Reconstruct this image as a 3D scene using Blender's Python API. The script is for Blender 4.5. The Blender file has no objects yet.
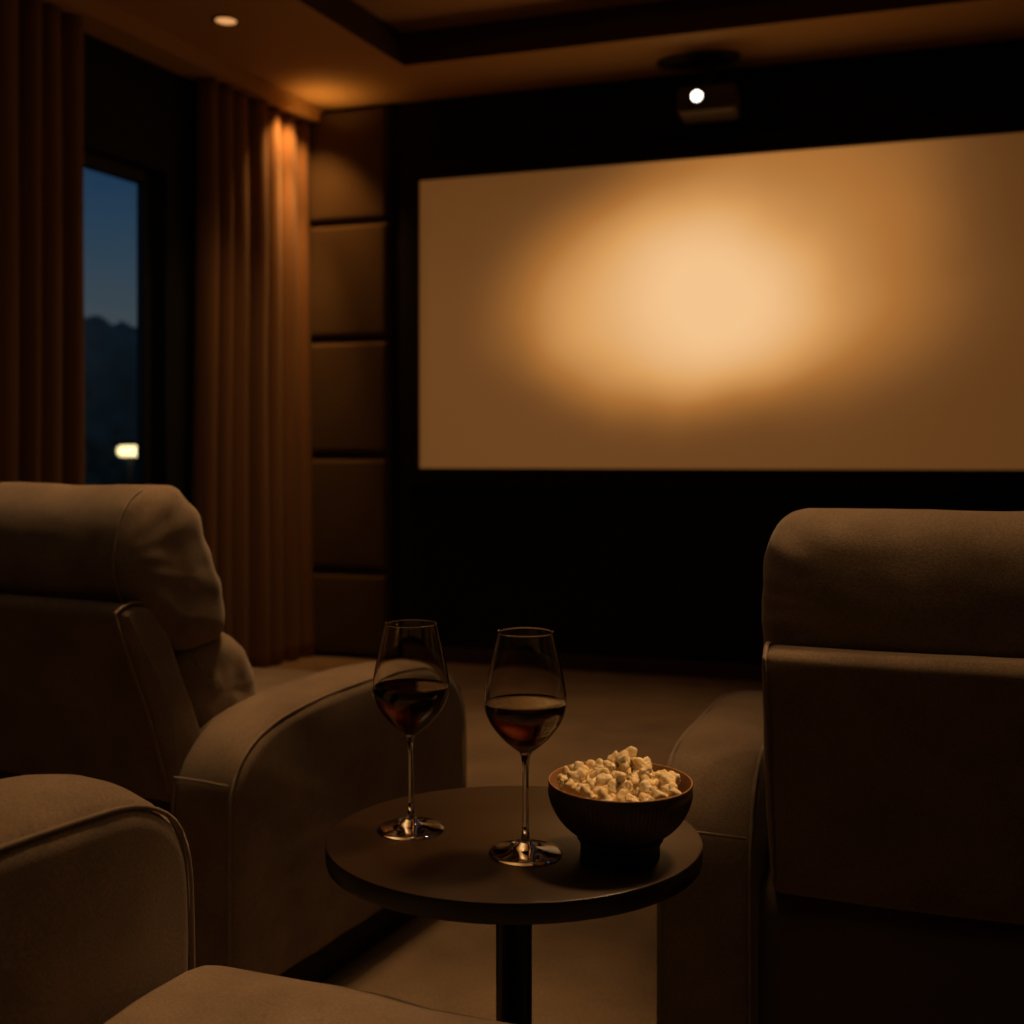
import bpy, bmesh, math, random
from mathutils import Vector, Matrix, noise
R = math.radians
random.seed(7)
sc = bpy.context.scene
COL = sc.collection
sc.view_settings.view_transform = 'Standard'
sc.view_settings.look = 'None'
sc.view_settings.exposure = 0.0
sc.view_settings.gamma = 1.0

# ------------------------------------------------------------------ helpers
CAMZ, F, HOR = 1.05, 1100.0, 458.0

def tag(o, label=None, cat=None, group=None, kind=None):
    if label: o['label'] = label
    if cat: o['category'] = cat
    if group: o['group'] = group
    if kind: o['kind'] = kind
    return o

def empty(name, loc=(0, 0, 0), rz=0.0):
    o = bpy.data.objects.new(name, None)
    COL.objects.link(o)
    o.location = loc
    o.rotation_euler = (0, 0, rz)
    o.empty_display_size = .05
    return o

def obj(name, bm, mat, parent=None, smooth=True, loc=None, rz=None, label=None):
    bmesh.ops.recalc_face_normals(bm, faces=bm.faces[:])
    me = bpy.data.meshes.new(name)
    bm.to_mesh(me)
    bm.free()
    if smooth:
        for p in me.polygons: p.use_smooth = True
    o = bpy.data.objects.new(name, me)
    COL.objects.link(o)
    if mat: me.materials.append(mat)
    if parent: o.parent = parent
    if loc is not None: o.location = loc
    if rz is not None: o.rotation_euler = (0, 0, rz)
    if label: o['label'] = label
    return o

def sharpen(bm, deg=35):
    bmesh.ops.recalc_face_normals(bm, faces=bm.faces[:])
    for e in bm.edges:
        if len(e.link_faces) == 2 and e.calc_face_angle(0) > R(deg): e.smooth = False
    return bm

def struct(name, bm, mat, smooth=False, **k):
    o = obj(name, bm, mat, smooth=smooth, **k)
    o['kind'] = 'structure'
    return o

def add_box(bm, lo, hi, bevel=0.0, seg=2):
    vs = [bm.verts.new((x, y, z)) for x in (lo[0], hi[0]) for y in (lo[1], hi[1]) for z in (lo[2], hi[2])]
    fs = []
    for q in ((0, 1, 3, 2), (4, 6, 7, 5), (0, 4, 5, 1), (2, 3, 7, 6), (0, 2, 6, 4), (1, 5, 7, 3)):
        fs.append(bm.faces.new([vs[i] for i in q]))
    if bevel > 0:
        es = list({e for f in fs for e in f.edges})
        bmesh.ops.bevel(bm, geom=es, offset=bevel, segments=seg, profile=.5, affect='EDGES')

def box(lo, hi, bevel=0.0, seg=2):
    bm = bmesh.new(); add_box(bm, lo, hi, bevel, seg); return bm

def prism(poly, z0, z1, bm=None):
    bm = bm or bmesh.new()
    a = [bm.verts.new((p[0], p[1], z0)) for p in poly]
    b = [bm.verts.new((p[0], p[1], z1)) for p in poly]
    n = len(poly)
    bm.faces.new(a[::-1]); bm.faces.new(b)
    for i in range(n):
        bm.faces.new((a[i], a[(i + 1) % n], b[(i + 1) % n], b[i]))
    return bm

def lathe(prof, n=64, bm=None, sx=1.0, sy=1.0, flute=None, closed=False):
    """revolve a list of (r, z); r == 0 points become poles; flute(i, r, z) -> dr"""
    bm = bm or bmesh.new()
    rings = []
    for (r, z) in prof:
        if r < 1e-7:
            rings.append([bm.verts.new((0, 0, z))])
        else:
            ring = []
            for i in range(n):
                a = 2 * math.pi * i / n
                rr = r + (flute(a, r, z) if flute else 0)
                ring.append(bm.verts.new((rr * math.cos(a) * sx, rr * math.sin(a) * sy, z)))
            rings.append(ring)
    pairs = list(zip(rings[:-1], rings[1:]))
    if closed: pairs.append((rings[-1], rings[0]))
    for A, B in pairs:
        if len(A) == 1 and len(B) == 1: continue
        for i in range(n):
            j = (i + 1) % n
            if len(A) == 1: bm.faces.new((A[0], B[i], B[j]))
            elif len(B) == 1: bm.faces.new((A[i], B[0], A[j]))
            else: bm.faces.new((A[i], B[i], B[j], A[j]))
    return bm

def catmull(P, per=6, closed=True):
    out = []
    n = len(P)
    rng = range(n if closed else n - 1)
    for i in rng:
        g = (lambda k: P[k % n]) if closed else (lambda k: P[min(max(k, 0), n - 1)])
        p0, p1, p2, p3 = g(i - 1), g(i), g(i + 1), g(i + 2)
        for s in range(per):
            t = s / per
            out.append(tuple(.5 * (2 * p1[d] + (p2[d] - p0[d]) * t + (2 * p0[d] - 5 * p1[d] + 4 * p2[d] - p3[d]) * t * t
                                   + (3 * p1[d] - p0[d] - 3 * p2[d] + p3[d]) * t ** 3) for d in range(len(p1))))
    if not closed: out.append(tuple(P[-1]))
    return out

def resample(P, n):
    P = list(P) + [P[0]]
    L = [0]
    for a, b in zip(P, P[1:]): L.append(L[-1] + math.dist(a, b))
    out, k = [], 0
    for i in range(n):
        d = L[-1] * i / n
        while L[k + 1] < d: k += 1
        t = (d - L[k]) / max(1e-9, L[k + 1] - L[k])
        out.append((P[k][0] + (P[k + 1][0] - P[k][0]) * t, P[k][1] + (P[k + 1][1] - P[k][1]) * t))
    return out

def round_poly(P, r, seg=5):
    """P: (x, z[, r]) corners -> polygon with rounded corners"""
    out = []
    n = len(P)
    for i in range(n):
        p0, p1, p2 = Vector(P[i - 1][:2]), Vector(P[i][:2]), Vector(P[(i + 1) % n][:2])
        rr = P[i][2] if len(P[i]) > 2 else r
        d0, d2 = (p0 - p1), (p2 - p1)
        a = min(rr, d0.length * .48); b = min(rr, d2.length * .48)
        s, e = p1 + d0.normalized() * a, p1 + d2.normalized() * b
        for k in range(seg + 1):
            t = k / seg
            out.append(tuple(s * (1 - t) ** 2 + p1 * 2 * t * (1 - t) + e * t * t))
    return out

def loft(prof, v0, v1, r, n=72, ends=6, mid=10, mode='inset', crown=0.0, smooth_in=True, pw=1.0):
    """An upholstered block: side profile (u forward, z up) drawn across v0..v1 (x right), ends rounded over r.
    Local axes: x = v, y = u."""
    P = resample(prof, n)
    area = sum(P[i][0] * P[(i + 1) % n][1] - P[(i + 1) % n][0] * P[i][1] for i in range(n))
    if area < 0: P = P[::-1]
    cx = sum(p[0] for p in P) / n; cz = sum(p[1] for p in P) / n
    nor = []
    for i in range(n):
        dx, dz = P[(i + 1) % n][0] - P[i - 1][0], P[(i + 1) % n][1] - P[i - 1][1]
        l = math.hypot(dx, dz) or 1
        nor.append((-dz / l, dx / l))          # inward for a counter-clockwise polygon
    stations = []
    for k in range(ends + 1):
        th = (math.pi / 2) * k / ends
        stations.append((v0 + r * (1 - math.cos(math.pi / 2 - th)) if False else v0 + r * (1 - math.cos(th)), r * (1 - math.sin(th))))
    m = [(v0 + r + (v1 - v0 - 2 * r) * k / (mid + 1), 0.0) for k in range(1, mid + 1)]
    full = stations + m + [(v0 + v1 - s[0], s[1]) for s in reversed(stations)]
    bm = bmesh.new()
    rings = []
    for (v, ins) in full:
        t = (v - v0) / (v1 - v0)
        cr = crown * (1 - abs(2 * t - 1) ** 2.2)
        ring = []
        for i in range(n):
            if mode == 'inset':
                u, z = P[i][0] + nor[i][0] * ins, P[i][1] + nor[i][1] * ins
            else:
                k = 1 - (ins / r) * pw
                u, z = cx + (P[i][0] - cx) * k, cz + (P[i][1] - cz) * k
            up = max(0.0, -nor[i][1])
            ring.append(bm.verts.new((v, u, z + cr * up * up)))
        rings.append(ring)
    for A, B in zip(rings, rings[1:]):
        for i in range(n):
            j = (i + 1) % n
            bm.faces.new((A[i], A[j], B[j], B[i]))
    for ring, sgn in ((rings[0], -1), (rings[-1], 1)):
        prev = ring
        bx = ring[0].co.x
        c = Vector((bx, sum(v.co.y for v in ring) / n, sum(v.co.z for v in ring) / n))
        for k in (.75, .45):
            cur = [bm.verts.new(c + (v.co - c) * k + Vector((sgn * .004 * (1 - k), 0, 0))) for v in ring]
            for i in range(n):
                j = (i + 1) % n
                bm.faces.new((prev[i], cur[i], cur[j], prev[j]) if sgn > 0 else (prev[j], cur[j], cur[i], prev[i]))
            prev = cur
        cv = bm.verts.new(c + Vector((sgn * .003, 0, 0)))
        for i in range(n):
            j = (i + 1) % n
            bm.faces.new((prev[i], cv, prev[j]))
    return bm

def displace(bm, fn):
    bmesh.ops.recalc_face_normals(bm, faces=bm.faces[:])
    bm.normal_update()
    d = [(v, v.normal.copy() * fn(v.co, v.normal)) for v in bm.verts]
    for v, q in d: v.co += q
    return bm

def tube(pts, rad, n=8, bm=None, closed=False):
    bm = bm or bmesh.new()
    pts = [Vector(p) for p in pts]
    rings = []
    m = len(pts)
    up = Vector((0, 0, 1))
    for i, p in enumerate(pts):
        if closed: t = pts[(i + 1) % m] - pts[i - 1]
        else: t = pts[min(i + 1, m - 1)] - pts[max(i - 1, 0)]
        t.normalize()
        ref = up if abs(t.z) < .9 else Vector((1, 0, 0))
        a = t.cross(ref).normalized(); b = a.cross(t)
        rings.append([bm.verts.new(p + (a * math.cos(2 * math.pi * k / n) + b * math.sin(2 * math.pi * k / n)) * rad) for k in range(n)])
    pr = list(zip(rings, rings[1:]))
    if closed: pr.append((rings[-1], rings[0]))
    for A, B in pr:
        for k in range(n):
            bm.faces.new((A[k], A[(k + 1) % n], B[(k + 1) % n], B[k]))
    if not closed:
        bm.faces.new(rings[0][::-1]); bm.faces.new(rings[-1])
    return bm

# ------------------------------------------------------------------ materials
def mat(name, color=(.5, .5, .5), rough=.6, metal=0.0, spec=.5, sheen=0.0, coat=0.0):
    m = bpy.data.materials.new(name)
    m.use_nodes = True
    b = m.node_tree.nodes['Principled BSDF']
    b.inputs['Base Color'].default_value = (*color, 1)
    b.inputs['Roughness'].default_value = rough
    b.inputs['Metallic'].default_value = metal
    b.inputs['Specular IOR Level'].default_value = spec
    b.inputs['Sheen Weight'].default_value = sheen
    b.inputs['Coat Weight'].default_value = coat
    return m

def vary(m, c0, c1, scale=8.0, detail=4.0, bump=0.0, bscale=200.0, bdist=.001, stretch=(1, 1, 1), coords='Object', grain=0.0, gscale=300.0):
    nt = m.node_tree; N = nt.nodes; L = nt.links
    b = N['Principled BSDF']
    tc = N.new('ShaderNodeTexCoord'); mp = N.new('ShaderNodeMapping')
    mp.inputs['Scale'].default_value = stretch
    L.new(tc.outputs[coords], mp.inputs[0])
    nz = N.new('ShaderNodeTexNoise'); nz.inputs['Scale'].default_value = scale; nz.inputs['Detail'].default_value = detail
    L.new(mp.outputs[0], nz.inputs['Vector'])
    rp = N.new('ShaderNodeValToRGB')
    rp.color_ramp.elements[0].position = .3; rp.color_ramp.elements[1].position = .7
    rp.color_ramp.elements[0].color = (*c0, 1); rp.color_ramp.elements[1].color = (*c1, 1)
    L.new(nz.outputs['Fac'], rp.inputs[0])
    if grain:
        n3 = N.new('ShaderNodeTexNoise'); n3.inputs['Scale'].default_value = gscale; n3.inputs['Detail'].default_value = 3
        L.new(mp.outputs[0], n3.inputs['Vector'])
        mr = N.new('ShaderNodeMapRange'); mr.inputs['From Min'].default_value = .3; mr.inputs['From Max'].default_value = .7
        mr.inputs['To Min'].default_value = 1 - grain; mr.inputs['To Max'].default_value = 1 + grain
        L.new(n3.outputs['Fac'], mr.inputs['Value'])
        vm = N.new('ShaderNodeVectorMath'); vm.operation = 'SCALE'
        L.new(rp.outputs[0], vm.inputs[0]); L.new(mr.outputs[0], vm.inputs['Scale']); L.new(vm.outputs[0], b.inputs['Base Color'])
    else:
        L.new(rp.outputs[0], b.inputs['Base Color'])
    if bump:
        n2 = N.new('ShaderNodeTexNoise'); n2.inputs['Scale'].default_value = bscale; n2.inputs['Detail'].default_value = 2
        L.new(mp.outputs[0], n2.inputs['Vector'])
        bp = N.new('ShaderNodeBump'); bp.inputs['Strength'].default_value = bump; bp.inputs['Distance'].default_value = bdist
        L.new(n2.outputs['Fac'], bp.inputs['Height']); L.new(bp.outputs[0], b.inputs['Normal'])
    return m

def emis(name, color, strength):
    m = bpy.data.materials.new(name); m.use_nodes = True
    b = m.node_tree.nodes['Principled BSDF']
    b.inputs['Base Color'].default_value = (0, 0, 0, 1)
    b.inputs['Emission Color'].default_value = (*color, 1)
    b.inputs['Emission Strength'].default_value = strength
    return m

M = {}
M['suede'] = vary(mat('suede_upholstery', rough=.85, spec=.15, sheen=.25), (.16, .114, .074), (.262, .19, .126), 9, 7, bump=.35, bscale=420, bdist=.0012, grain=.22, gscale=330)
M['suede_dark'] = vary(mat('suede_shell', rough=.9, spec=.12, sheen=.12), (.115, .085, .06), (.15, .112, .08), 5, 6, bump=.35, bscale=420, bdist=.0012)
M['piping'] = vary(mat('piping_cord', rough=.7, spec=.25, sheen=.3), (.2, .15, .1), (.27, .2, .14), 30, 3)
M['base'] = vary(mat('chair_plinth', rough=.7), (.008, .006, .005), (.014, .011, .008), 20, 3)
M['carpet'] = vary(mat('carpet', rough=.95, spec=.1, sheen=.15), (.17, .12, .075), (.245, .175, .11), 5, 8, bump=.6, bscale=260, bdist=.004, grain=.25, gscale=180)
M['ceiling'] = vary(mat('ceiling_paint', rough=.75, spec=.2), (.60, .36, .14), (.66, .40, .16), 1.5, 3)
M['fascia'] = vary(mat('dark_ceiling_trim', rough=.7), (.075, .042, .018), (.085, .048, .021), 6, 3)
M['tray'] = vary(mat('ceiling_tray_paint', rough=.8), (.60, .36, .14), (.66, .40, .16), 1.5, 3)
M['wall_dark'] = vary(mat('dark_wall_paint', rough=.8, spec=.15), (.012, .012, .010), (.017, .016, .013), 3, 4)
M['wall_teal'] = vary(mat('side_wall_paint', rough=.75, spec=.2), (.014, .016, .015), (.02, .022, .02), 3, 4)
M['frame_black'] = vary(mat('screen_border', rough=.7, spec=.2), (.008, .007, .005), (.012, .011, .008), 20, 3)
M['window_frame'] = vary(mat('window_frame_metal', rough=.5), (.010, .010, .008), (.015, .014, .011), 20, 3)
M['panel'] = vary(mat('acoustic_panel_fabric', rough=.85, spec=.15, sheen=.1), (.078, .050, .025), (.098, .063, .032), 3, 4, bump=.3, bscale=300, bdist=.001)
M['curtain'] = vary(mat('curtain_fabric', rough=.8, spec=.2, sheen=.2), (.21, .11, .045), (.25, .13, .056), 4, 4, stretch=(6, 6, .4))
M['skirt'] = vary(mat('skirting_wood', rough=.6), (.05, .024, .014), (.065, .032, .018), 6, 4)
M['table_top'] = vary(mat('table_lacquer', rough=.36, spec=.35), (.028, .0145, .006), (.035, .018, .0078), 9, 5)
M['table_edge'] = vary(mat('table_edge_metal', rough=.3, spec=.4), (.006, .0045, .003), (.008, .006, .004), 9, 5)
M['bowl'] = vary(mat('bowl_ceramic', rough=.42, spec=.5), (.05, .031, .016), (.065, .042, .022), 30, 4)
M['bowl_in'] = vary(mat('bowl_glaze', rough=.35, spec=.5), (.34, .18, .08), (.40, .22, .10), 30, 4)
M['popcorn'] = vary(mat('popcorn', rough=.6, spec=.35), (.80, .60, .30), (.88, .78, .55), 90, 4)
M['projector'] = vary(mat('projector_plastic', rough=.5), (.07, .048, .026), (.085, .058, .032), 20, 3)
M['projector_dark'] = vary(mat('projector_mount', rough=.5), (.010, .010, .010), (.014, .014, .013), 20, 3)
M['lens'] = emis('projector_lens_glow', (1, .9, .72), 6)
M['lamp_glow'] = emis('downlight_glow', (1, .46, .16), .8)
M['lamp_trim'] = vary(mat('downlight_trim', rough=.4), (.3, .16, .06), (.35, .18, .07), 20, 3)
M['ground'] = vary(mat('night_lawn', rough=.95), (.02, .03, .022), (.03, .04, .03), 2, 6)
M['bark'] = vary(mat('tree_bark', rough=.9), (.03, .025, .02), (.05, .04, .03), 9, 5)
M['leaf'] = vary(mat('tree_foliage', rough=.9, spec=.1), (.22, .24, .18), (.36, .38, .30), 1.2, 6)
M['yard_glow'] = emis('yard_lamp_glow', (1, .74, .36), 2.2)
M['yard_metal'] = vary(mat('yard_lamp_metal', rough=.8), (.004, .004, .004), (.006, .006, .006), 20, 3)

def glass_mat(name, color, ior, rough=0.0):
    m = bpy.data.materials.new(name); m.use_nodes = True
    b = m.node_tree.nodes['Principled BSDF']
    b.inputs['Base Color'].default_value = (*color, 1)
    b.inputs['Transmission Weight'].default_value = 1
    b.inputs['IOR'].default_value = ior
    b.inputs['Roughness'].default_value = rough
    return m
M['glass'] = glass_mat('clear_glass', (1, .985, .96), 1.48)
def wine_mat(name, c0, c1):
    m = glass_mat(name, c0, 1.34)
    vt = m.node_tree
    wn = vt.nodes.new('ShaderNodeTexNoise'); wn.inputs['Scale'].default_value = 14
    wr = vt.nodes.new('ShaderNodeValToRGB')
    wr.color_ramp.elements[0].color = (*c0, 1); wr.color_ramp.elements[1].color = (*c1, 1)
    vt.links.new(wn.outputs['Fac'], wr.inputs[0]); vt.links.new(wr.outputs[0], vt.nodes['Principled BSDF'].inputs['Base Color'])
    return m
M['wine'] = wine_mat('red_wine', (.030, .004, .002), (.05, .007, .003))
M['wine_amber'] = wine_mat('amber_wine', (.065, .013, .004), (.10, .022, .006))

def pane_mat():
    m = bpy.data.materials.new('window_pane'); m.use_nodes = True
    nt = m.node_tree
    for n in list(nt.nodes):
        if n.type == 'BSDF_PRINCIPLED': nt.nodes.remove(n)
    out = [n for n in nt.nodes if n.type == 'OUTPUT_MATERIAL'][0]
    t = nt.nodes.new('ShaderNodeBsdfTransparent'); t.inputs[0].default_value = (.93, .96, .96, 1)
    g = nt.nodes.new('ShaderNodeBsdfGlossy'); g.inputs['Roughness'].default_value = .02
    fr = nt.nodes.new('ShaderNodeFresnel'); fr.inputs[0].default_value = 1.07
    mx = nt.nodes.new('ShaderNodeMixShader')
    nt.links.new(fr.outputs[0], mx.inputs[0]); nt.links.new(t.outputs[0], mx.inputs[1]); nt.links.new(g.outputs[0], mx.inputs[2])
    nt.links.new(mx.outputs[0], out.inputs[0])
    return m
M['pane'] = pane_mat()

# projected picture: a soft amber glow on the screen (object coordinates: x across, z up, origin at its centre)
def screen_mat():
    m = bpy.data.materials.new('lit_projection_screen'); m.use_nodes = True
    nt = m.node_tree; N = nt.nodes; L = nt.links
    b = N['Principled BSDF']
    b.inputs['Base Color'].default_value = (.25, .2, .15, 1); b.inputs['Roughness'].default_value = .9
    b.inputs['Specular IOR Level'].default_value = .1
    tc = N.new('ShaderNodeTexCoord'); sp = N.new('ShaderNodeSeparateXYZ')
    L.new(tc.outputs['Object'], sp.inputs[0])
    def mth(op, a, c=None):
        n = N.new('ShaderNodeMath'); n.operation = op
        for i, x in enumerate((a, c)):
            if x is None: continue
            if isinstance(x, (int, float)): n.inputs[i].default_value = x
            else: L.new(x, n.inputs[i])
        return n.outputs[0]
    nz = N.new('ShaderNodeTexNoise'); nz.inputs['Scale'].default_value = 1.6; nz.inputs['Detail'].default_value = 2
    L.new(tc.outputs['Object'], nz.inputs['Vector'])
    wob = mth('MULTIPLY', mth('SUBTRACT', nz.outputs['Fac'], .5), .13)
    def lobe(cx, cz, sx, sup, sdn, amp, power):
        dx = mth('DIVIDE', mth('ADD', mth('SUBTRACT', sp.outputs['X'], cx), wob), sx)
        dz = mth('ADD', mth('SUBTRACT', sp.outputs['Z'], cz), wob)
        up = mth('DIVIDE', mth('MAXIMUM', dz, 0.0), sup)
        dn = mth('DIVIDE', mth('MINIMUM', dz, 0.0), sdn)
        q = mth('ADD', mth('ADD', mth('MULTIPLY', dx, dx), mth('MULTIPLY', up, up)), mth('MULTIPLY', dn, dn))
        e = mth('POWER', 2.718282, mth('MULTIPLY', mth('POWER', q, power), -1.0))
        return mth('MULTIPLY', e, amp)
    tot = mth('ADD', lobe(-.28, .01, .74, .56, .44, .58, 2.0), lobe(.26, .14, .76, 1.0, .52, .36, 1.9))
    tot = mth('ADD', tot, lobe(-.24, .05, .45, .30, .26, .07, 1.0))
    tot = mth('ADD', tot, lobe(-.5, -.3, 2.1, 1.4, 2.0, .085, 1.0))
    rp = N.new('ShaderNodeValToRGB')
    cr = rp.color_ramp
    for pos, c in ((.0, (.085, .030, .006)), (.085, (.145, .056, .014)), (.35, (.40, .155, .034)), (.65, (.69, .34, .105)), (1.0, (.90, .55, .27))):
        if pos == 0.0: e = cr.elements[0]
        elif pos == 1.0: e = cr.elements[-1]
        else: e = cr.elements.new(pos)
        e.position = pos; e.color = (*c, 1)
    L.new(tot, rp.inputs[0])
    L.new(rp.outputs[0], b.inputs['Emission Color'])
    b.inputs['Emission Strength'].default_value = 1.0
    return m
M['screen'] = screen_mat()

# ------------------------------------------------------------------ room plan
P0 = Vector((-.48, 5.70)); E = Vector((.955, -.297)).normalized(); Nn = Vector((-E.y * -1, 0))
Nn = Vector((E.y, -E.x))                      # from the screen wall towards the room (-.297, -.955)
K = Vector((-1.156, 5.910)); G = Vector((-.428, -.904)).normalized(); GN = Vector((.904, -.428)).normalized()
ANG_E = math.atan2(E.y, E.x)
ANG_G = math.atan2(G.y, G.x)
CEIL = 2.90
def W(s, d=0.0): return P0 + E * s + Nn * d          # along the screen wall, d out from it
def S(t, d=0.0): return K + G * t + GN * d           # along the window wall
def frame_obj(name, bm, m, origin, ang, parent=None, **k):
    return obj(name, bm, m, parent, loc=(origin[0], origin[1], origin[2] if len(origin) > 2 else 0), rz=ang, **k)

WR = W(4.1)                                          # right end of the screen wall
KL = S(9.0)
BR = WR + Nn * 8.6
outer = [K - E * .0, WR, BR, KL]
# floor
bm = prism([K + Vector((-.4, .4)), WR + Vector((.4, .3)), BR + Vector((.4, -.4)), KL + Vector((-.4, -.4))], -.08, 0)
struct('floor', bm, M['carpet'])
# ceiling with a recessed tray
T = Vector((-.51, 5.19))
I = [T, T + E * 3.7, T + E * 3.7 + Nn * 5.6, T + G * 6.2]
O = [K + Vector((-.3, .3)), WR + Vector((.3, .3)), BR + Vector((.3, -.3)), KL + Vector((-.3, -.3))]
bm = bmesh.new()
for z in (CEIL,):
    ov = [bm.verts.new((p.x, p.y, z)) for p in O]; iv = [bm.verts.new((p.x, p.y, z)) for p in I]
    for i in range(4):
        j = (i + 1) % 4
        bm.faces.new((ov[i], ov[j], iv[j], iv[i]))
struct('ceiling', bm, M['ceiling'])
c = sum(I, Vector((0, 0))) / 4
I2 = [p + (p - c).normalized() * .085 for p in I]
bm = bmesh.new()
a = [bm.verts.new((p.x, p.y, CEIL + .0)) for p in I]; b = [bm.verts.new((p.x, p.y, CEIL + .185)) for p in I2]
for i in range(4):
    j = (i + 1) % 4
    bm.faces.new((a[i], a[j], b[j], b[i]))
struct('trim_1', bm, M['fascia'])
bm = prism([p + (p - c).normalized() * .2 for p in I], CEIL + .185, CEIL + .26)
struct('ceiling_tray', bm, M['tray'])
# screen wall, right wall, rear wall
def wall(name, A, B, out, z0, z1, m, th=.12):
    return struct(name, prism([A, B, B + out * th, A + out * th], z0, z1), m)
wall('wall_front', K - E * .3, WR + E * .3, -Nn, 0, CEIL + .05, M['wall_dark'])
wall('wall_right', WR - Nn * .2, BR + Nn * .2, E, 0, CEIL + .05, M['wall_dark'])
wall('wall_back', KL, BR, (Vector((0, -1))), 0, CEIL + .05, M['wall_dark'])
# window wall with an opening
T0, T1, ZH = .985, 3.0, 2.355
bm = bmesh.new()
def wbox(t0, t1, z0, z1):
    p = [S(t0), S(t1), S(t1, -.16), S(t0, -.16)]
    prism(p, z0, z1, bm)
wbox(-.2, T0, 0, CEIL + .05); wbox(T1, 9.2, 0, CEIL + .05); wbox(T0, T1, ZH, CEIL + .05)
struct('wall_left', bm, M['wall_teal'])
# window: frame + panes, in the plane .10 behind the wall face; local x runs along the wall away from the corner
wr = empty('window_1', (S(T0, -.10).x, S(T0, -.10).y, 0), ANG_G)
wr['kind'] = 'structure'
wl = T1 - T0
for lo, hi in (((0, -.03, 0), (.055, .03, ZH)), ((wl - .055, -.03, 0), (wl, .03, ZH)), ((.055, -.03, ZH - .055), (wl - .055, .03, ZH)),
               ((.055, -.03, 0), (wl - .055, .03, .07)), ((wl * .5 - .03, -.03, .07), (wl * .5 + .03, .03, ZH - .055))):
    obj('window_frame', box(lo, hi, .006, 1), M['window_frame'], wr, smooth=False)
for x0, x1 in ((.055, wl * .5 - .03), (wl * .5 + .03, wl - .055)):
    obj('pane', box((x0, -.004, .07), (x1, .004, ZH - .055)), M['pane'], wr, smooth=False)
# skirting under the screen
bm = prism([W(-.10, 0), W(4.1, 0), W(4.1, .025), W(-.10, .025)], 0, .075)
struct('baseboard_front', bm, M['skirt'])
# pelmet box over the curtains
bm = prism([S(0.0, 0), S(6, 0), S(6, .17), S(0.0, .17)], CEIL - .075, CEIL)
struct('trim_2', bm, M['ceiling'])

# ------------------------------------------------------------------ screen
SW, SZ0, SZ1 = 3.1, .998, 2.474
sroot = empty('projection_screen', (W(SW / 2 + .02, .04).x, W(SW / 2 + .02, .04).y, (SZ0 + SZ1) / 2), ANG_E)
tag(sroot, 'wide projection screen glowing amber in a black frame on the front wall', 'projection screen')
h, w2 = (SZ1 - SZ0) / 2, SW / 2
bm = bmesh.new()
nx, nzz = 24, 12
add_box(bm, (-w2, -.004, -h), (w2, .004, h))
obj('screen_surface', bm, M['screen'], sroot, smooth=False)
bm = bmesh.new()
fr = .095
for lo, hi in (((-w2 - fr, -.03, -h - fr), (-w2, .03, h + fr)), ((w2, -.03, -h - fr), (w2 + fr, .03, h + fr)),
               ((-w2, -.03, h), (w2, .03, h + fr)), ((-w2, -.03, -h - fr), (w2, .03, -h))):
    add_box(bm, lo, hi, .006, 2)
obj('screen_frame', bm, M['frame_black'], sroot, smooth=False)

# ------------------------------------------------------------------ padded wall panels beside the screen
seams = [0.012, .455, 1.06, 1.67, 2.283, 2.885]
nm = ['lowest dark brown padded wall panel, standing on the carpet between curtain and screen wall',
      'brown padded wall panel second from the floor beside the curtain hem',
      'dark brown padded wall panel in the middle of the five beside the screen',
      'brown padded wall panel with amber light along its top edge, second below the ceiling',
      'topmost brown padded wall panel with an amber light pool, right under the ceiling']
for i in range(5):
    z0, z1 = seams[i] + .003, seams[i + 1] - .003
    s0, s1 = -.70, -.155
    n1, n2 = 32, 36
    bm = bmesh.new()
    ww, hh = (s1 - s0) / 2, (z1 - z0) / 2
    G2 = []
    for a in range(n1 + 1):
        row = []
        for bb in range(n2 + 1):
            x = -1 + 2 * a / n1; z = -1 + 2 * bb / n2
            x = math.copysign(1 - (1 - abs(x)) ** 1.5, x); z = math.copysign(1 - (1 - abs(z)) ** 1.5, z)
            ex = max(0.0, 1 - (1 - abs(x)) * ww / .03); ez = max(0.0, 1 - (1 - abs(z)) * hh / .03)
            d = .055 - .038 * min(1, (ex ** 2.4 + ez ** 2.4)) + .006 * (1 - x * x) * (1 - z * z)
            row.append(bm.verts.new((x * ww, -d, z * hh)))
        G2.append(row)
    for a in range(n1):
        for bb in range(n2):
            bm.faces.new((G2[a][bb], G2[a + 1][bb], G2[a + 1][bb + 1], G2[a][bb + 1]))
    ed = [e for e in bm.edges if len(e.link_faces) == 1]
    ex = bmesh.ops.extrude_edge_only(bm, edges=ed)
    nv = [v for v in ex['geom'] if isinstance(v, bmesh.types.BMVert)]
    for v in nv: v.co.y = 0
    bmesh.ops.contextual_create(bm, geom=[e for e in ex['geom'] if isinstance(e, bmesh.types.BMEdge)])
    p = W((s0 + s1) / 2, 0)
    o = obj('wall_panel', bm, M['panel'], loc=(p.x, p.y, (z0 + z1) / 2), rz=ANG_E)
    tag(o, nm[i], 'wall panel', 'padded panels beside the screen')

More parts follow.
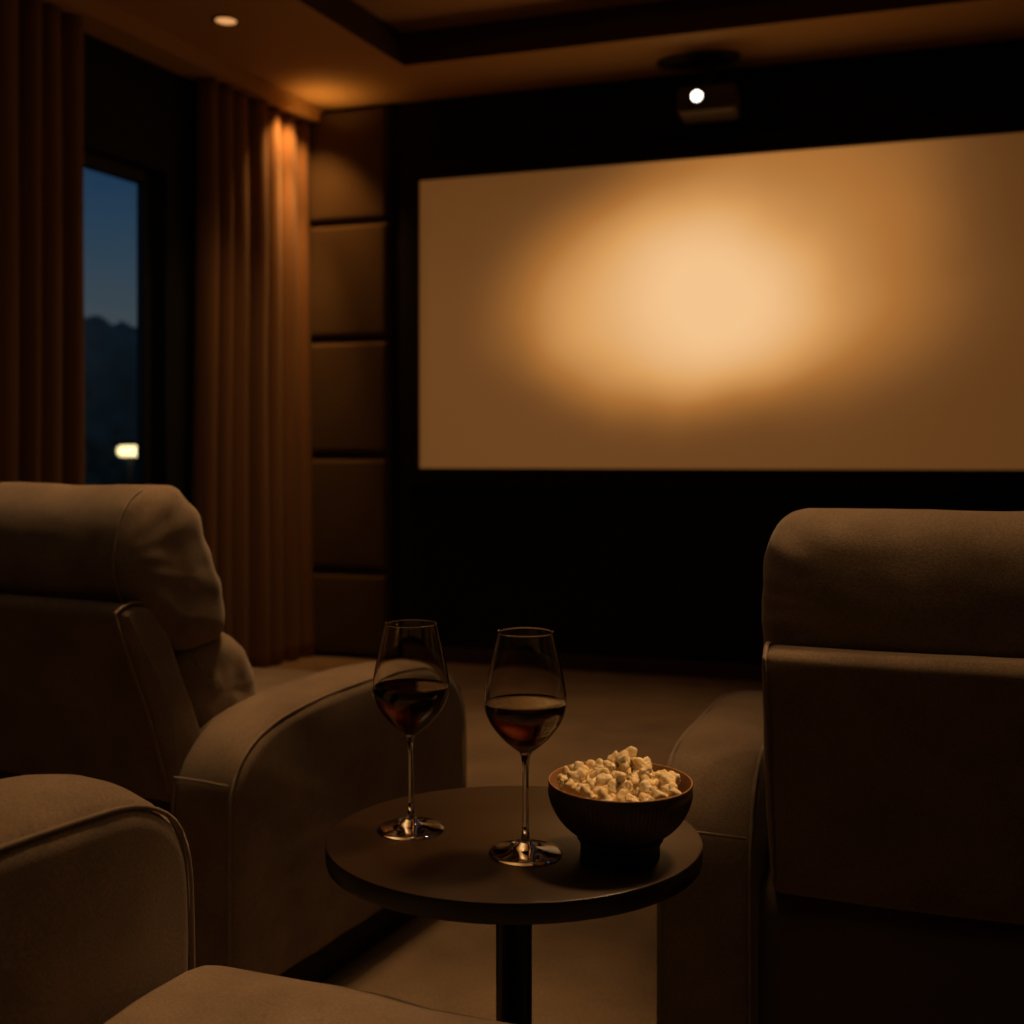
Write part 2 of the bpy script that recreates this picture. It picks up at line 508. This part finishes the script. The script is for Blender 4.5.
# ------------------------------------------------------------------ curtains
def curtain(name, t0, t1, d, label, z0, z1, folds, amp, seed, flare=0.0):
    rnd = random.Random(seed)
    root = empty(name, (S((t0 + t1) / 2, d).x, S((t0 + t1) / 2, d).y, 0), ANG_G)
    tag(root, label, 'curtain')
    L = t1 - t0
    # fold phase: irregular
    ks = [0]
    for i in range(folds): ks.append(ks[-1] + rnd.uniform(.75, 1.3))
    ks = [k / ks[-1] for k in ks]
    amps = [rnd.uniform(.75, 1.2) for _ in range(folds + 1)]
    nu, nv = folds * 20, 40
    bm = bmesh.new()
    rows = []
    for j in range(nv + 1):
        v = j / nv
        z = z0 + (z1 - z0) * v
        row = []
        for i in range(nu + 1):
            q = i / nu
            k = max(i2 for i2 in range(folds + 1) if ks[i2] <= q + 1e-9); k = min(k, folds - 1)
            f = (q - ks[k]) / (ks[k + 1] - ks[k])
            wv = 1.9 * abs(math.sin(math.pi * f)) ** .75 - 1.0
            lo = 1 - v
            am = amp * amps[k] * (.75 + .25 * lo)
            x = (q - .5) * L * (1 + flare * lo * lo) - .16 * am * math.sin(2 * math.pi * f) + .012 * noise.noise((q * 9, v * 2.2, seed))
            y = am * wv + .014 * noise.noise((q * 6, v * 1.8, seed + 5)) * (.4 + lo)
            row.append(bm.verts.new((x, y, z)))
        rows.append(row)
    for j in range(nv):
        for i in range(nu):
            bm.faces.new((rows[j][i], rows[j][i + 1], rows[j + 1][i + 1], rows[j + 1][i]))
    o = obj('drape', bm, M['curtain'], root)
    md = o.modifiers.new('thick', 'SOLIDIFY'); md.thickness = .004; md.offset = 0
    # gathered heading tape and hem
    hb = bmesh.new()
    top = [Vector(v) for v in [(r.x, r.y, r.z) for r in [vv.co for vv in []]]]
    hb.free()
    return root
cz = CEIL - .078
curtain('curtain', .02, .84, .088, 'brown floor length curtain hanging between the window and the padded panels', .012, cz, 7, .052, 3, .10)
curtain('curtain', 1.55, 2.85, .088, 'dark brown curtain at the left edge covering one side of the window', .012, cz, 12, .050, 9, -.02)

# ------------------------------------------------------------------ ceiling things
dp = Vector(((226 - 512) / F * 4.65, 4.65))
def downlight(x, y, label):
    r = empty('ceiling_downlight', (x, y, CEIL)); tag(r, label, 'ceiling light')
    obj('trim_ring', lathe([(.058, 0), (.058, -.004), (.054, -.007), (.046, -.006), (.043, .0), (.058, 0)], 40), M['lamp_trim'], r)
    obj('bulb', lathe([(0, -.003), (.03, -.0035), (.043, -.001), (.043, .0), (0, .0)], 40), M['lamp_glow'], r)
    return r
downlight(dp.x, dp.y, 'small round glowing downlight recessed in the ceiling above the curtains')

pj = Vector(((709 - 512) / F * 5.08, 5.08))
pr = empty('projector', (pj.x, pj.y, CEIL), ANG_E)
tag(pr, 'small ceiling mounted projector with a bright white lens above the screen', 'projector')
obj('mount_plate', lathe([(0, 0), (.19, 0), (.195, -.006), (.19, -.016), (.15, -.022), (0, -.022)], 48, sx=1, sy=.5), M['projector_dark'], pr, label='flat black ceiling plate').location = (-.05, .0, 0)
obj('stem', lathe([(0, -.018), (.022, -.018), (.022, -.16), (0, -.16)], 20), M['projector_dark'], pr)
hs = obj('housing', box((-.135, -.10, -.275), (.135, .10, -.155), .022, 4), M['projector'], pr)
lens = empty  # (kept local)
lo = obj('lens_barrel', lathe([(0, 0), (.046, 0), (.046, .03), (.040, .034), (.036, .030), (.036, .024), (0, .024)], 36), M['projector_dark'], pr)
lo.rotation_euler = (R(90), 0, 0); lo.location = (-.040, -.095, -.212); lo.scale = (.68, .68, 1)
lg = obj('lens', lathe([(0, .031), (.018, .0295), (.0345, .024), (.0345, .022), (0, .022)], 36), M['lens'], lo, label='glowing white lens')

# ------------------------------------------------------------------ recliners
AW, HW = .145, .44
ARM = [(0.0, .10, .02), (0.0, .47, .05), (.04, .535, .06), (.13, .575, .1), (.32, .592, .1), (.52, .592, .12), (.70, .572, .12), (.80, .515, .09), (.825, .42, .08), (.825, .10, .02)]
ARM_R = [(0.0, .10, .02), (0.0, .497, .05), (.045, .572, .07), (.14, .602, .1), (.35, .590, .1), (.55, .580, .12), (.74, .562, .10), (.83, .51, .09), (.85, .42, .08), (.85, .10, .02)]

def wrinkle(scale, amp, seed):
    return lambda co, n: amp * noise.fractal((co.x * scale + seed, co.y * scale, co.z * scale), .9, 2.0, 4)

def recliner(label, loc, yaw, arm_prof, half, hs=0.0, pz=0.0, cap=.060, extra=.006, cord=True, rear=0.0):
    root = empty('recliner', (loc[0], loc[1], 0), -yaw)
    tag(root, label, 'armchair', 'theatre recliners')
    # arms
    for sgn in (-1, 1):
        v0, v1 = (HW - AW, HW) if sgn > 0 else (-HW, -HW + AW)
        prof = round_poly(arm_prof, .05, 5)
        bm = loft(prof, v0, v1, .020, 110, 5, 8, crown=.014)
        displace(bm, wrinkle(5, .004, sgn * 3))
        arm = obj('arm', bm, M['suede'], root)
        # seam cord on both long edges of the arm top
        pts = catmull([(p[0], p[1]) for p in resample(prof, 110)], 1, True)
        pp = [p for p in pts]
        for v in (v0 + .007, v1 - .007):
            line = []
            for (u, z) in pp:
                if z > .16: line.append((v, u, z))
            # order so that it runs over the top from the rear bottom to the front bottom
            k = max(range(len(line)), key=lambda i: math.dist(line[i], line[i - 1]))
            line = line[k:] + line[:k]
            cxp, czp = .4, .35
            line2 = []
            for (x, u, z) in line:
                line2.append((x, u + (.0005 if u > .4 else -.0005), z + .001))
            obj('piping', tube(line2, .0026, 6), M['piping'], arm)
        # seam across the rear end of the arm
        zc = arm_prof[1][1] + .014
        obj('piping', tube([(v0 + .012, -.000, zc), (v0 + AW / 2, -.002, zc + .002), (v1 - .012, -.000, zc)], .0024, 6), M['piping'], arm)
    # plinth and body
    obj('plinth', box((-HW + .05, .05, 0), (HW - .05, .77, .10), .01, 2), M['base'], root, smooth=False)
    obj('body', loft(round_poly([(.03, .09), (.03, .44), (.80, .40), (.80, .09)], .03, 4), -HW + AW - .004, HW - AW + .004, .02, 60, 3, 4), M['suede_dark'], root)
    # seat cushion and closed footrest
    bm = loft(round_poly([(.10, .36), (.10, .49), (.80, .495, .06), (.86, .44, .05), (.85, .34, .03)], .03, 6), -HW + AW + .003, HW - AW - .003, .03, 80, 5, 10, crown=.02)
    obj('seat_cushion', displace(bm, wrinkle(6, .006, 2)), M['suede'], root)
    bm = loft(round_poly([(.79, .10), (.79, .35), (.85, .345), (.865, .22), (.85, .10)], .02, 5), -HW + AW + .005, HW - AW - .005, .02, 60, 4, 8)
    obj('footrest', displace(bm, wrinkle(6, .004, 8)), M['suede'], root)
    # rear shell, reclined
    sp_ = round_poly([(.0, .43, .03), (-.050, .60, .15), (-.128, .792, .02), (-.09, .804, .03), (-.028, .792, .035), (.085, .54, .1), (.125, .43, .02)], .03, 6)
    bm = loft(sp_, -half, half, .018, 100, 5, 12)
    # a shallow hollow in the rear face, wings left proud at the sides
    def hollow(co, n):
        a = .0
        if n.y < -.5 and abs(co.x) < half - .05:
            a = -.006 * min(1, (half - .05 - abs(co.x)) / .03)
        return a + .003 * noise.fractal((co.x * 4, co.y * 4, co.z * 4), .9, 2, 3)
    shell = obj('backrest_shell', displace(bm, hollow), M['suede'], root)
    for v in (-half + .006, half - .006):
        line = [(v, u, z) for u, z in catmull([(-.004, .455), (-.026, .52), (-.052, .60), (-.090, .69), (-.124, .776), (-.121, .793), (-.090, .803), (-.055, .798)], 6, False)]
        obj('piping', tube(line, .0028, 6), M['piping'], shell)
    # lumbar cushion
    bm = loft(catmull([(.03, .71), (.13, .730), (.205, .695), (.258, .62), (.268, .55), (.22, .50), (.12, .49), (.06, .55), (.02, .64)], 6), -half + .005, half - .005, .05, 72, 6, 10)
    obj('lumbar_cushion', displace(bm, wrinkle(7, .008, 11)), M['suede'], root)
    # headrest pillow: rear face, gathered end caps
    pil = catmull([(-.078, .90), (-.068, .965), (-.025, 1.0), (.022, .996), (.062, .958), (.096, .89), (.130, .815), (.145, .755), (.125, .705), (.07, .69), (.0, .71), (-.05, .77), (-.072, .83)], 8)
    pil = [(u + .012 - rear * math.exp(-((z - .86) / .13) ** 2) * min(1, max(0, (.03 - u) / .06)), z + pz) for u, z in pil]
    hw = half + extra
    bm = loft(pil, -hw, hw, cap, 96, 14, 22, mode='scale', pw=.5)
    def gather(co, n):
        e = max(0.0, (abs(co.x) - (hw - cap - .012)) / (cap + .012))
        ang = math.atan2(co.z - .87 - pz, co.y + .17)
        wgt = min(1.0, e / .25) * (1 - .85 * max(0.0, e - .55) / .45) * min(1.0, max(0.0, co.y + .09) / .05)
        g = .0050 * wgt * (math.sin(ang * 25 + 1.6 * noise.noise((ang * 2.2, co.y * 6, 3))) - .3) * (.55 + .45 * noise.noise((ang * 3, 7.7, hs)))
        sag = .005 * noise.fractal((co.x * 5 + hs, co.y * 5, co.z * 7), .9, 2.0, 3)
        cr = .0016 * noise.ridged_multi_fractal((co.x * 9 + hs, co.y * 9, co.z * 15 + co.x * 4), 1.0, 2.0, 3, .8, 1.6) * (1 - e)
        return g + sag - cr * .6
    for v in bm.verts:                     # slightly plumper middle
        pass
    pl = obj('headrest_pillow', displace(bm, gather), M['suede'], root)
    for s_ in (-1, 1):
        line = []
        for (u, z) in resample(pil, 60):
            if u < .0 and z > .74 and cord:
                line.append((s_ * (hw - cap), u - .001, z))
        line.sort(key=lambda p: p[2])
        line = [l for l in line if l[1] < -.03]
        if line: obj('piping', tube(line, .0022, 6), M['piping'], pl)
    return root

yl = R(27); rl = Vector((math.cos(yl), -math.sin(yl)))
A = Vector((-.480, 1.89))
recliner('brown suede recliner with gathered headrest pillow, in front of the curtains', A - rl * HW, yl, ARM, .304, 0.0, .0, .046, .012, True, .040)
yr = R(19); rr_ = Vector((math.cos(yr), -math.sin(yr)))
B = Vector((.206, 1.60))
recliner('brown suede recliner with its back turned, nearest the popcorn bowl', B + rr_ * HW, yr, ARM_R, .275, 4.7, -.022, .07, .010, False, .012)

# ------------------------------------------------------------------ foreground sofa (its left arm and the front of its seat)
yf = R(22); fx = Vector((math.cos(yf), -math.sin(yf)))
C = Vector((-.35, 1.222))
sofa = empty('sofa', (C.x, C.y, 0), -yf)
tag(sofa, 'brown suede sofa in the near foreground with piped arm and wide seat', 'sofa')
def sofa_arm(v0, v1):
    prof = round_poly([(-1.25, .08, .02), (-1.25, .66, .06), (-.6, .712, .2), (-.25, .702, .2), (-.075, .690, .055), (-.006, .635, .075), (0.0, .50, .05), (.0, .08, .02)], .05, 7)
    bm = loft(prof, v0, v1, .022, 150, 6, 12, crown=.026)
    arm = obj('arm', displace(bm, wrinkle(4, .004, 21)), M['suede'], sofa)
    P = resample(prof, 200)
    for v in (v0 + .006, v1 - .006):
        line = [(v, u + (.001 if u > -.05 else 0), z + .0015) for (u, z) in P if z > .12 and (u > -1.2)]
        k = max(range(len(line)), key=lambda i: math.dist(line[i], line[i - 1]))
        line = line[k:] + line[:k]
        obj('piping', tube(line, .0027, 6), M['piping'], arm)
        line2 = [(x + (.006 if v < (v0 + v1) / 2 else -.006) * 0, u, z) for (x, u, z) in line]
sofa_arm(-.185, 0.0)
sofa_arm(1.13, 1.315)
obj('base', loft(round_poly([(-1.25, .05), (-1.25, .36), (-.02, .36), (-.02, .05)], .03, 4), .002, 1.128, .02, 60, 3, 6), M['suede_dark'], sofa)
bm = loft(round_poly([(-1.0, .35), (-1.0, .512), (-.02, .512, .06), (.055, .45, .06), (.05, .35, .03)], .03, 7), .004, 1.126, .035, 90, 7, 20, crown=.004)
obj('seat_cushion', displace(bm, wrinkle(4, .006, 31)), M['suede'], sofa)
bm = loft(round_poly([(-1.42, .06), (-1.50, .92, .06), (-1.30, .93, .07), (-1.12, .45, .05), (-1.2, .06)], .05, 6), -.10, 1.23, .05, 90, 6, 14)
obj('backrest', displace(bm, wrinkle(4, .006, 41)), M['suede'], sofa)

# ------------------------------------------------------------------ side table
TC = Vector((.0024, 1.312)); TZ = .60
tb = empty('side_table', (TC.x, TC.y, 0)); tag(tb, 'round dark brown side table on a single slim post', 'table')
rx, ry = .2225, .200
obj('tabletop', sharpen(lathe([(0, TZ - .022), (.975, TZ - .022), (.984, TZ - .020), (.984, TZ - .002), (.996, TZ - .0016), (.996, TZ - .0005), (.992, TZ), (0, TZ)], 160, sx=rx, sy=ry), 40), M['table_top'], tb)
obj('rim', sharpen(lathe([(.975, TZ - .0225), (.995, TZ - .0225), (.9985, TZ - .020), (1, TZ - .017), (1, TZ - .003), (.9985, TZ - .0017), (.983, TZ - .0019), (.983, TZ - .018)], 160, sx=rx, sy=ry, closed=True), 40), M['table_edge'], tb, label='black table edge')
obj('post', sharpen(lathe([(0, .012), (.0215, .012), (.0215, TZ - .026), (.0215, TZ - .0245), (0, TZ - .0245)], 40), 40), M['table_edge'], tb)
obj('foot_plate', sharpen(lathe([(0, 0), (.150, 0), (.152, .003), (.150, .010), (.146, .012), (0, .012)], 72), 40), M['table_edge'], tb)

# ------------------------------------------------------------------ wine glasses
def wine_glass(x, y, label, wlabel, h=.25, level=.1735, k=1.0, wm='wine'):
    g = empty('wine_glass', (x, y, TZ + .0003)); tag(g, label, 'wine glass', 'wine glasses on the side table')
    foot = [(0, .0), (.0405, .0), (.0415, .0008), (.0412, .0018), (.036, .0030), (.026, .0042), (.015, .0062), (.0085, .0095), (.0055, .0150), (.0044, .0200), (0, .0200)]
    stem = [(0, .0198), (.0044, .0200), (.0037, .035), (.0034, .06), (.0035, .088), (.0042, .103), (.0056, .111), (.0072, .1150), (0, .1150)]
    outer = catmull([(.0068, .1148), (.0140, .1200), (.0265, .1310), (.0385, .1465), (.0450, .1610), (.0464, .1710), (.0456, .1830), (.0424, .2010), (.0378, .2230), (.0335, .2420), (.0314, h)], 5, False)
    obj('foot', lathe([(r * k, z) for r, z in foot], 64), M['glass'], g)
    obj('stem', lathe([(r * k, z) for r, z in stem], 32), M['glass'], g)
    inner = []
    for i, (r, z) in enumerate(outer):
        th = .0011 if z > .14 else .0011 + (.14 - z) * .06
        inner.append((max(.0, r - th), z + (.0016 if z < .125 else .0004)))
    inner = [q for q in inner if q[1] > .1175]
    bowl = [(0, .1148)] + outer + [(.0311, h + .0005)] + inner[::-1][1:] + [(0, inner[0][1] - .0006)]
    obj('bowl', lathe([(r * k, z) for r, z in bowl], 72), M['glass'], g)
    wp = [(0, inner[0][1] - .0006 + .0001)] + [(r + .00012, z) for r, z in inner if z < level - .001]
    r_end = wp[-1][0]
    # radius at the surface
    for (r1, z1), (r2, z2) in zip(inner, inner[1:]):
        if z1 <= level <= z2: r_end = r1 + (r2 - r1) * (level - z1) / (z2 - z1) + .00012
    wp += [(r_end, level), (r_end - .0012, level - .0004), (r_end * .6, level - .0005), (0, level - .0005)]
    wn_ = obj('red_wine', lathe([(r * k, z) for r, z in wp], 72), M[wm], loc=(x, y, TZ + .0003))
    tag(wn_, wlabel, 'wine', 'red wine in the glasses')
    return g
wine_glass(-.1225, 1.334, 'stemmed wine glass at the far left of the table, before the left recliner arm',
           'dark red wine half filling the glass farthest from the popcorn bowl', h=.2495, level=.1735)
wine_glass(.0155, 1.253, 'stemmed wine glass standing next to the popcorn bowl',
           'amber red wine half filling the glass next to the popcorn bowl', h=.2525, level=.1715, k=1.015, wm='wine_amber')

# ------------------------------------------------------------------ bowl and popcorn
BX, BY, BH = .1225, 1.247, .084
bowl = empty('snack_bowl', (BX, BY, TZ + .0002)); tag(bowl, 'dark fluted bowl on a foot, heaped with popcorn', 'bowl')
def fl(a, r, z):
    if r < .05 or z > BH - .007: return 0
    return .0013 * abs(math.sin(a * 52)) * min(1, (z - .022) / .01) * min(1, (BH - .007 - z) / .006) if z > .022 else 0
ext = catmull([(.0435, .0235), (.056, .0305), (.068, .0425), (.0765, .057), (.0805, .071), (.0815, BH)], 6, False)
inn = [(.0814, BH + .0004), (.0812, BH + .0013), (.0803, BH + .0015), (.0796, BH + .0006), (.0794, BH - .0006), (.0785, .071), (.0742, .057), (.0655, .0440), (.0535, .0335), (.040, .0285), (0, .0280)]
bm = lathe([(0, .0235)] + ext + [(.0812, BH + .0004), (.0798, BH + .0002), (.0795, BH - .0010)], 624, flute=fl)
obj('shell', bm, M['bowl'], bowl)
obj('glazed_lining', lathe(inn, 96), M['bowl_in'], bowl, label='amber brown inner glaze')
obj('foot', lathe([(0, 0), (.0440, 0), (.0450, .0015), (.0448, .012), (.0462, .0165), (.0490, .0205), (.0470, .0245), (0, .0245)], 96), M['bowl'], bowl)

def kernel(seed):
    rnd = random.Random(seed)
    bm = bmesh.new()
    bmesh.ops.create_icosphere(bm, subdivisions=4, radius=1)
    nl = rnd.randint(7, 12)
    lobes = []
    for i in range(nl):
        d = Vector((rnd.gauss(0, 1), rnd.gauss(0, 1), rnd.gauss(0, 1))).normalized()
        lobes.append((d, rnd.uniform(.28, .62), rnd.uniform(7, 13)))
    for v in bm.verts:
        d = v.co.normalized()
        r = .62
        for q, a, k in lobes: r += a * math.exp(k * (d.dot(q) - 1))
        r += .16 * noise.fractal(d * 3.2 + Vector((seed, 0, 0)), .8, 2.1, 4)
        v.co = d * r * .0100
    me = bpy.data.meshes.new('popcorn_piece')
    bm.to_mesh(me); bm.free()
    for p in me.polygons: p.use_smooth = True
    me.materials.append(M['popcorn'])
    return me
KM = [kernel(s) for s in range(9)]
def heap(x, y):      # height of the heap's surface above the rim plane, two mounds
    a = .034 * math.exp(-(((x - .010) / .030) ** 2 + ((y - .008) / .032) ** 2))
    b = .017 * math.exp(-(((x + .045) / .026) ** 2 + ((y + .005) / .04) ** 2))
    c = .010 * math.exp(-(((x - .055) / .02) ** 2 + ((y + .01) / .035) ** 2))
    return a + b + c - .011
placed = []
tries = 0
rnd = random.Random(5)
while len(placed) < 92 and tries < 20000:
    tries += 1
    a = rnd.uniform(0, 2 * math.pi); r = .069 * math.sqrt(rnd.random())
    x, y = r * math.cos(a), r * math.sin(a)
    z = BH + heap(x, y) - rnd.choice((0, 0, .006, .014, .020))
    if r > .064 and z > BH + .004: continue
    if r > .056 and z < BH - .006: continue
    if r > .050 and z < BH - .016: continue
    if r > .0625 and z < BH - .001: continue
    p = Vector((x, y, z))
    if all((p - q).length > .0135 for q in placed): placed.append(p)
for i, p in enumerate(placed):
    o = bpy.data.objects.new('popcorn_piece', KM[i % 9])
    COL.objects.link(o)
    o.location = (BX + p.x, BY + p.y, TZ + p.z)
    o.rotation_euler = (rnd.uniform(0, 6.3), rnd.uniform(0, 6.3), rnd.uniform(0, 6.3))
    s = rnd.uniform(.82, 1.15)
    o.scale = (s, s, s)
    tag(o, 'cream coloured piece of popped corn in the heap inside the fluted bowl', 'popcorn', 'popcorn heaped in the bowl')

# ------------------------------------------------------------------ outside
bm = bmesh.new()
q = [bm.verts.new(p) for p in ((-70, -20, -.35), (70, -20, -.35), (70, 90, -.35), (-70, 90, -.35))]
bm.faces.new(q)
tag(obj('ground_outside', bm, M['ground'], smooth=False), kind='structure')
def tree(x, y, hgt, wid, seed, label):
    r = empty('garden_tree', (x, y, -.35)); tag(r, label, 'tree', 'trees outside the window')
    bm = bmesh.new()
    bmesh.ops.create_icosphere(bm, subdivisions=5, radius=1)
    for v in bm.verts:
        d = v.co.normalized()
        n = noise.fractal(d * 1.7 + Vector((seed * 3.1, 0, 0)), .7, 2.2, 6)
        k = 1 + .16 * n
        v.co = Vector((d.x * wid * k, d.y * wid * k, hgt * .56 + d.z * hgt * .44 * k))
    obj('crown', bm, M['leaf'], r)
    obj('trunk', lathe([(0, 0), (.28, 0), (.2, hgt * .3), (.12, hgt * .55), (0, hgt * .55)], 14), M['bark'], r)
for (px, ytop, Y, wid, sd, lab) in ((78, 321, 24, 1.5, 1, 'dark round garden tree seen through the window, taller one by the left curtain'),
                                (128, 326, 31, 2.2, 2, 'dark garden tree seen through the window close to its frame')):
    top = CAMZ + (HOR - ytop) / F * Y
    tree((px - 512) / F * Y, Y, top + .35, wid, sd, lab)
YL = 11.0
lx = (130 - 512) / F * YL; lz = CAMZ + (HOR - 451) / F * YL
yd = empty('garden_lamp', (lx, YL, -.35)); tag(yd, 'glowing warm lamp outside the window near the treeline', 'lamp')
obj('post', lathe([(0, 0), (.05, 0), (.05, .02), (.025, .03), (.025, lz + .30), (0, lz + .30)], 16), M['yard_metal'], yd)
obj('shade', box((-.16, -.09, lz + .35 + .055), (.16, .09, lz + .35 + .10), .015, 2), M['yard_metal'], yd, smooth=False)
obj('bulb', box((-.125, -.06, lz + .35 - .055), (.125, .06, lz + .35 + .055), .05, 5), M['yard_glow'], yd)

# ------------------------------------------------------------------ sky
wd = bpy.data.worlds.new('World'); sc.world = wd; wd.use_nodes = True
nt = wd.node_tree; N = nt.nodes; L = nt.links
bg = N['Background']
tc = N.new('ShaderNodeTexCoord'); spx = N.new('ShaderNodeSeparateXYZ'); rp = N.new('ShaderNodeValToRGB')
L.new(tc.outputs['Generated'], spx.inputs[0]); L.new(spx.outputs['Z'], rp.inputs[0]); L.new(rp.outputs[0], bg.inputs['Color'])
for i, (p, c) in enumerate(((0.0, (.05, .06, .06)), (.11, (.052, .066, .076)), (.18, (.026, .052, .084)), (.27, (.008, .034, .085)), (1.0, (.004, .012, .04)))):
    e = rp.color_ramp.elements[0] if i == 0 else (rp.color_ramp.elements[-1] if p == 1.0 else rp.color_ramp.elements.new(p))
    e.position = p; e.color = (*c, 1)
bg.inputs['Strength'].default_value = 1.0

# ------------------------------------------------------------------ lights
WARM = (1.0, .55, .23)
def spot(name, loc, target, energy, angle, blend=.8, size=.04, color=WARM):
    l = bpy.data.lights.new(name, 'SPOT'); l.energy = energy; l.color = color
    l.spot_size = R(angle); l.spot_blend = blend; l.shadow_soft_size = size
    o = bpy.data.objects.new(name, l); COL.objects.link(o)
    o.location = loc
    o.rotation_euler = (Vector(target) - Vector(loc)).to_track_quat('-Z', 'Y').to_euler()
    return o
def area(name, loc, target, energy, sx, sy, color=WARM):
    l = bpy.data.lights.new(name, 'AREA'); l.energy = energy; l.color = color
    l.shape = 'RECTANGLE'; l.size = sx; l.size_y = sy
    o = bpy.data.objects.new(name, l); COL.objects.link(o)
    o.location = loc
    o.rotation_euler = (Vector(target) - Vector(loc)).to_track_quat('-Z', 'Y').to_euler()
    return o
# warm ceiling spots over the seats (their cans are above and behind the frame)
spot('downlight_beam', (-.30, 2.35, 2.88), (-.72, 2.02, .7), 118, 52, .9, .12)
spot('downlight_beam', (.95, 1.35, 2.88), (.95, 1.55, 0), 52, 46, .9, .12)
spot('downlight_beam', (-.62, .92, 2.88), (-.60, 1.0, 0), 70, 32, .9, .12)
spot('downlight_beam', (.30, 3.7, 2.88), (.30, 3.7, 0), 80, 60, 1, .12)
spot('downlight_beam', (-.75, 4.0, 2.88), (-.50, 3.7, 0), 50, 42, 1, .12)
spot('downlight_beam', (.12, 1.90, 2.88), (.02, 1.80, 0), 66, 24, 1, .10)
spot('downlight_beam', (dp.x, dp.y, 2.885), (dp.x - .02, dp.y + .04, 0), 6, 80, 1, .04)
spot('table_beam', (.95, 1.80, 2.88), (.09, 1.27, .6), 195, 19, 1, .20)
area('soft_fill', (-.1, .9, 3.06), (-.1, .9, 0), 4.5, 2.0, 2.4, (1, .64, .34))  # added soft fill facing down from the tray, lifts the shaded fabric
# corner: a downlight grazing the curtain, another on the panels, and an added upward spot, no fixture, for the ceiling patch
c1 = S(.30, .23)
spot('corner_beam', (c1.x, c1.y, 2.86), (S(.12, .08).x, S(.12, .08).y, 1.3), 24, 100, 1, .015, (1, .45, .12))
spot('corner_beam', (c1.x, c1.y, 2.86), (S(.10, .07).x, S(.10, .07).y, .9), 62, 34, 1, .015, (1, .45, .12))
cw = W(.75, .75)
spot('curtain_wash', (cw.x, cw.y, 2.86), (S(.75, .09).x, S(.75, .09).y, 1.1), 17, 50, 1, .02, (1, .50, .18))  # added raking spot without a fixture, brightens the fold crests
spot('panel_beam', (W(-.42, .40).x, W(-.42, .40).y, 2.88), (W(-.42, .0).x, W(-.42, .0).y, 2.05), 8, 50, 1, .03, (1, .36, .06))
spot('corner_ceiling_fill', (W(-.46, .24).x, W(-.46, .24).y, 2.66), (W(-.40, .24).x, W(-.40, .24).y, 2.9), 1.9, 125, 1, .02, (1, .48, .12))

# ------------------------------------------------------------------ camera
cd = bpy.data.cameras.new('Camera'); cam = bpy.data.objects.new('Camera', cd); COL.objects.link(cam)
cd.sensor_width = 36; cd.lens = 36 * F / 1024
cam.location = (0, 0, CAMZ)
cam.rotation_euler = (R(90), 0, 0)
cd.shift_y = -(512 - HOR) / 1024
cd.dof.use_dof = True; cd.dof.focus_distance = 1.32; cd.dof.aperture_fstop = 4.0
cd.clip_start = .02; cd.clip_end = 300
sc.camera = cam
sc.cycles.use_denoising = True
sc.cycles.max_bounces = 14
sc.cycles.transmission_bounces = 14
sc.cycles.sample_clamp_indirect = 4
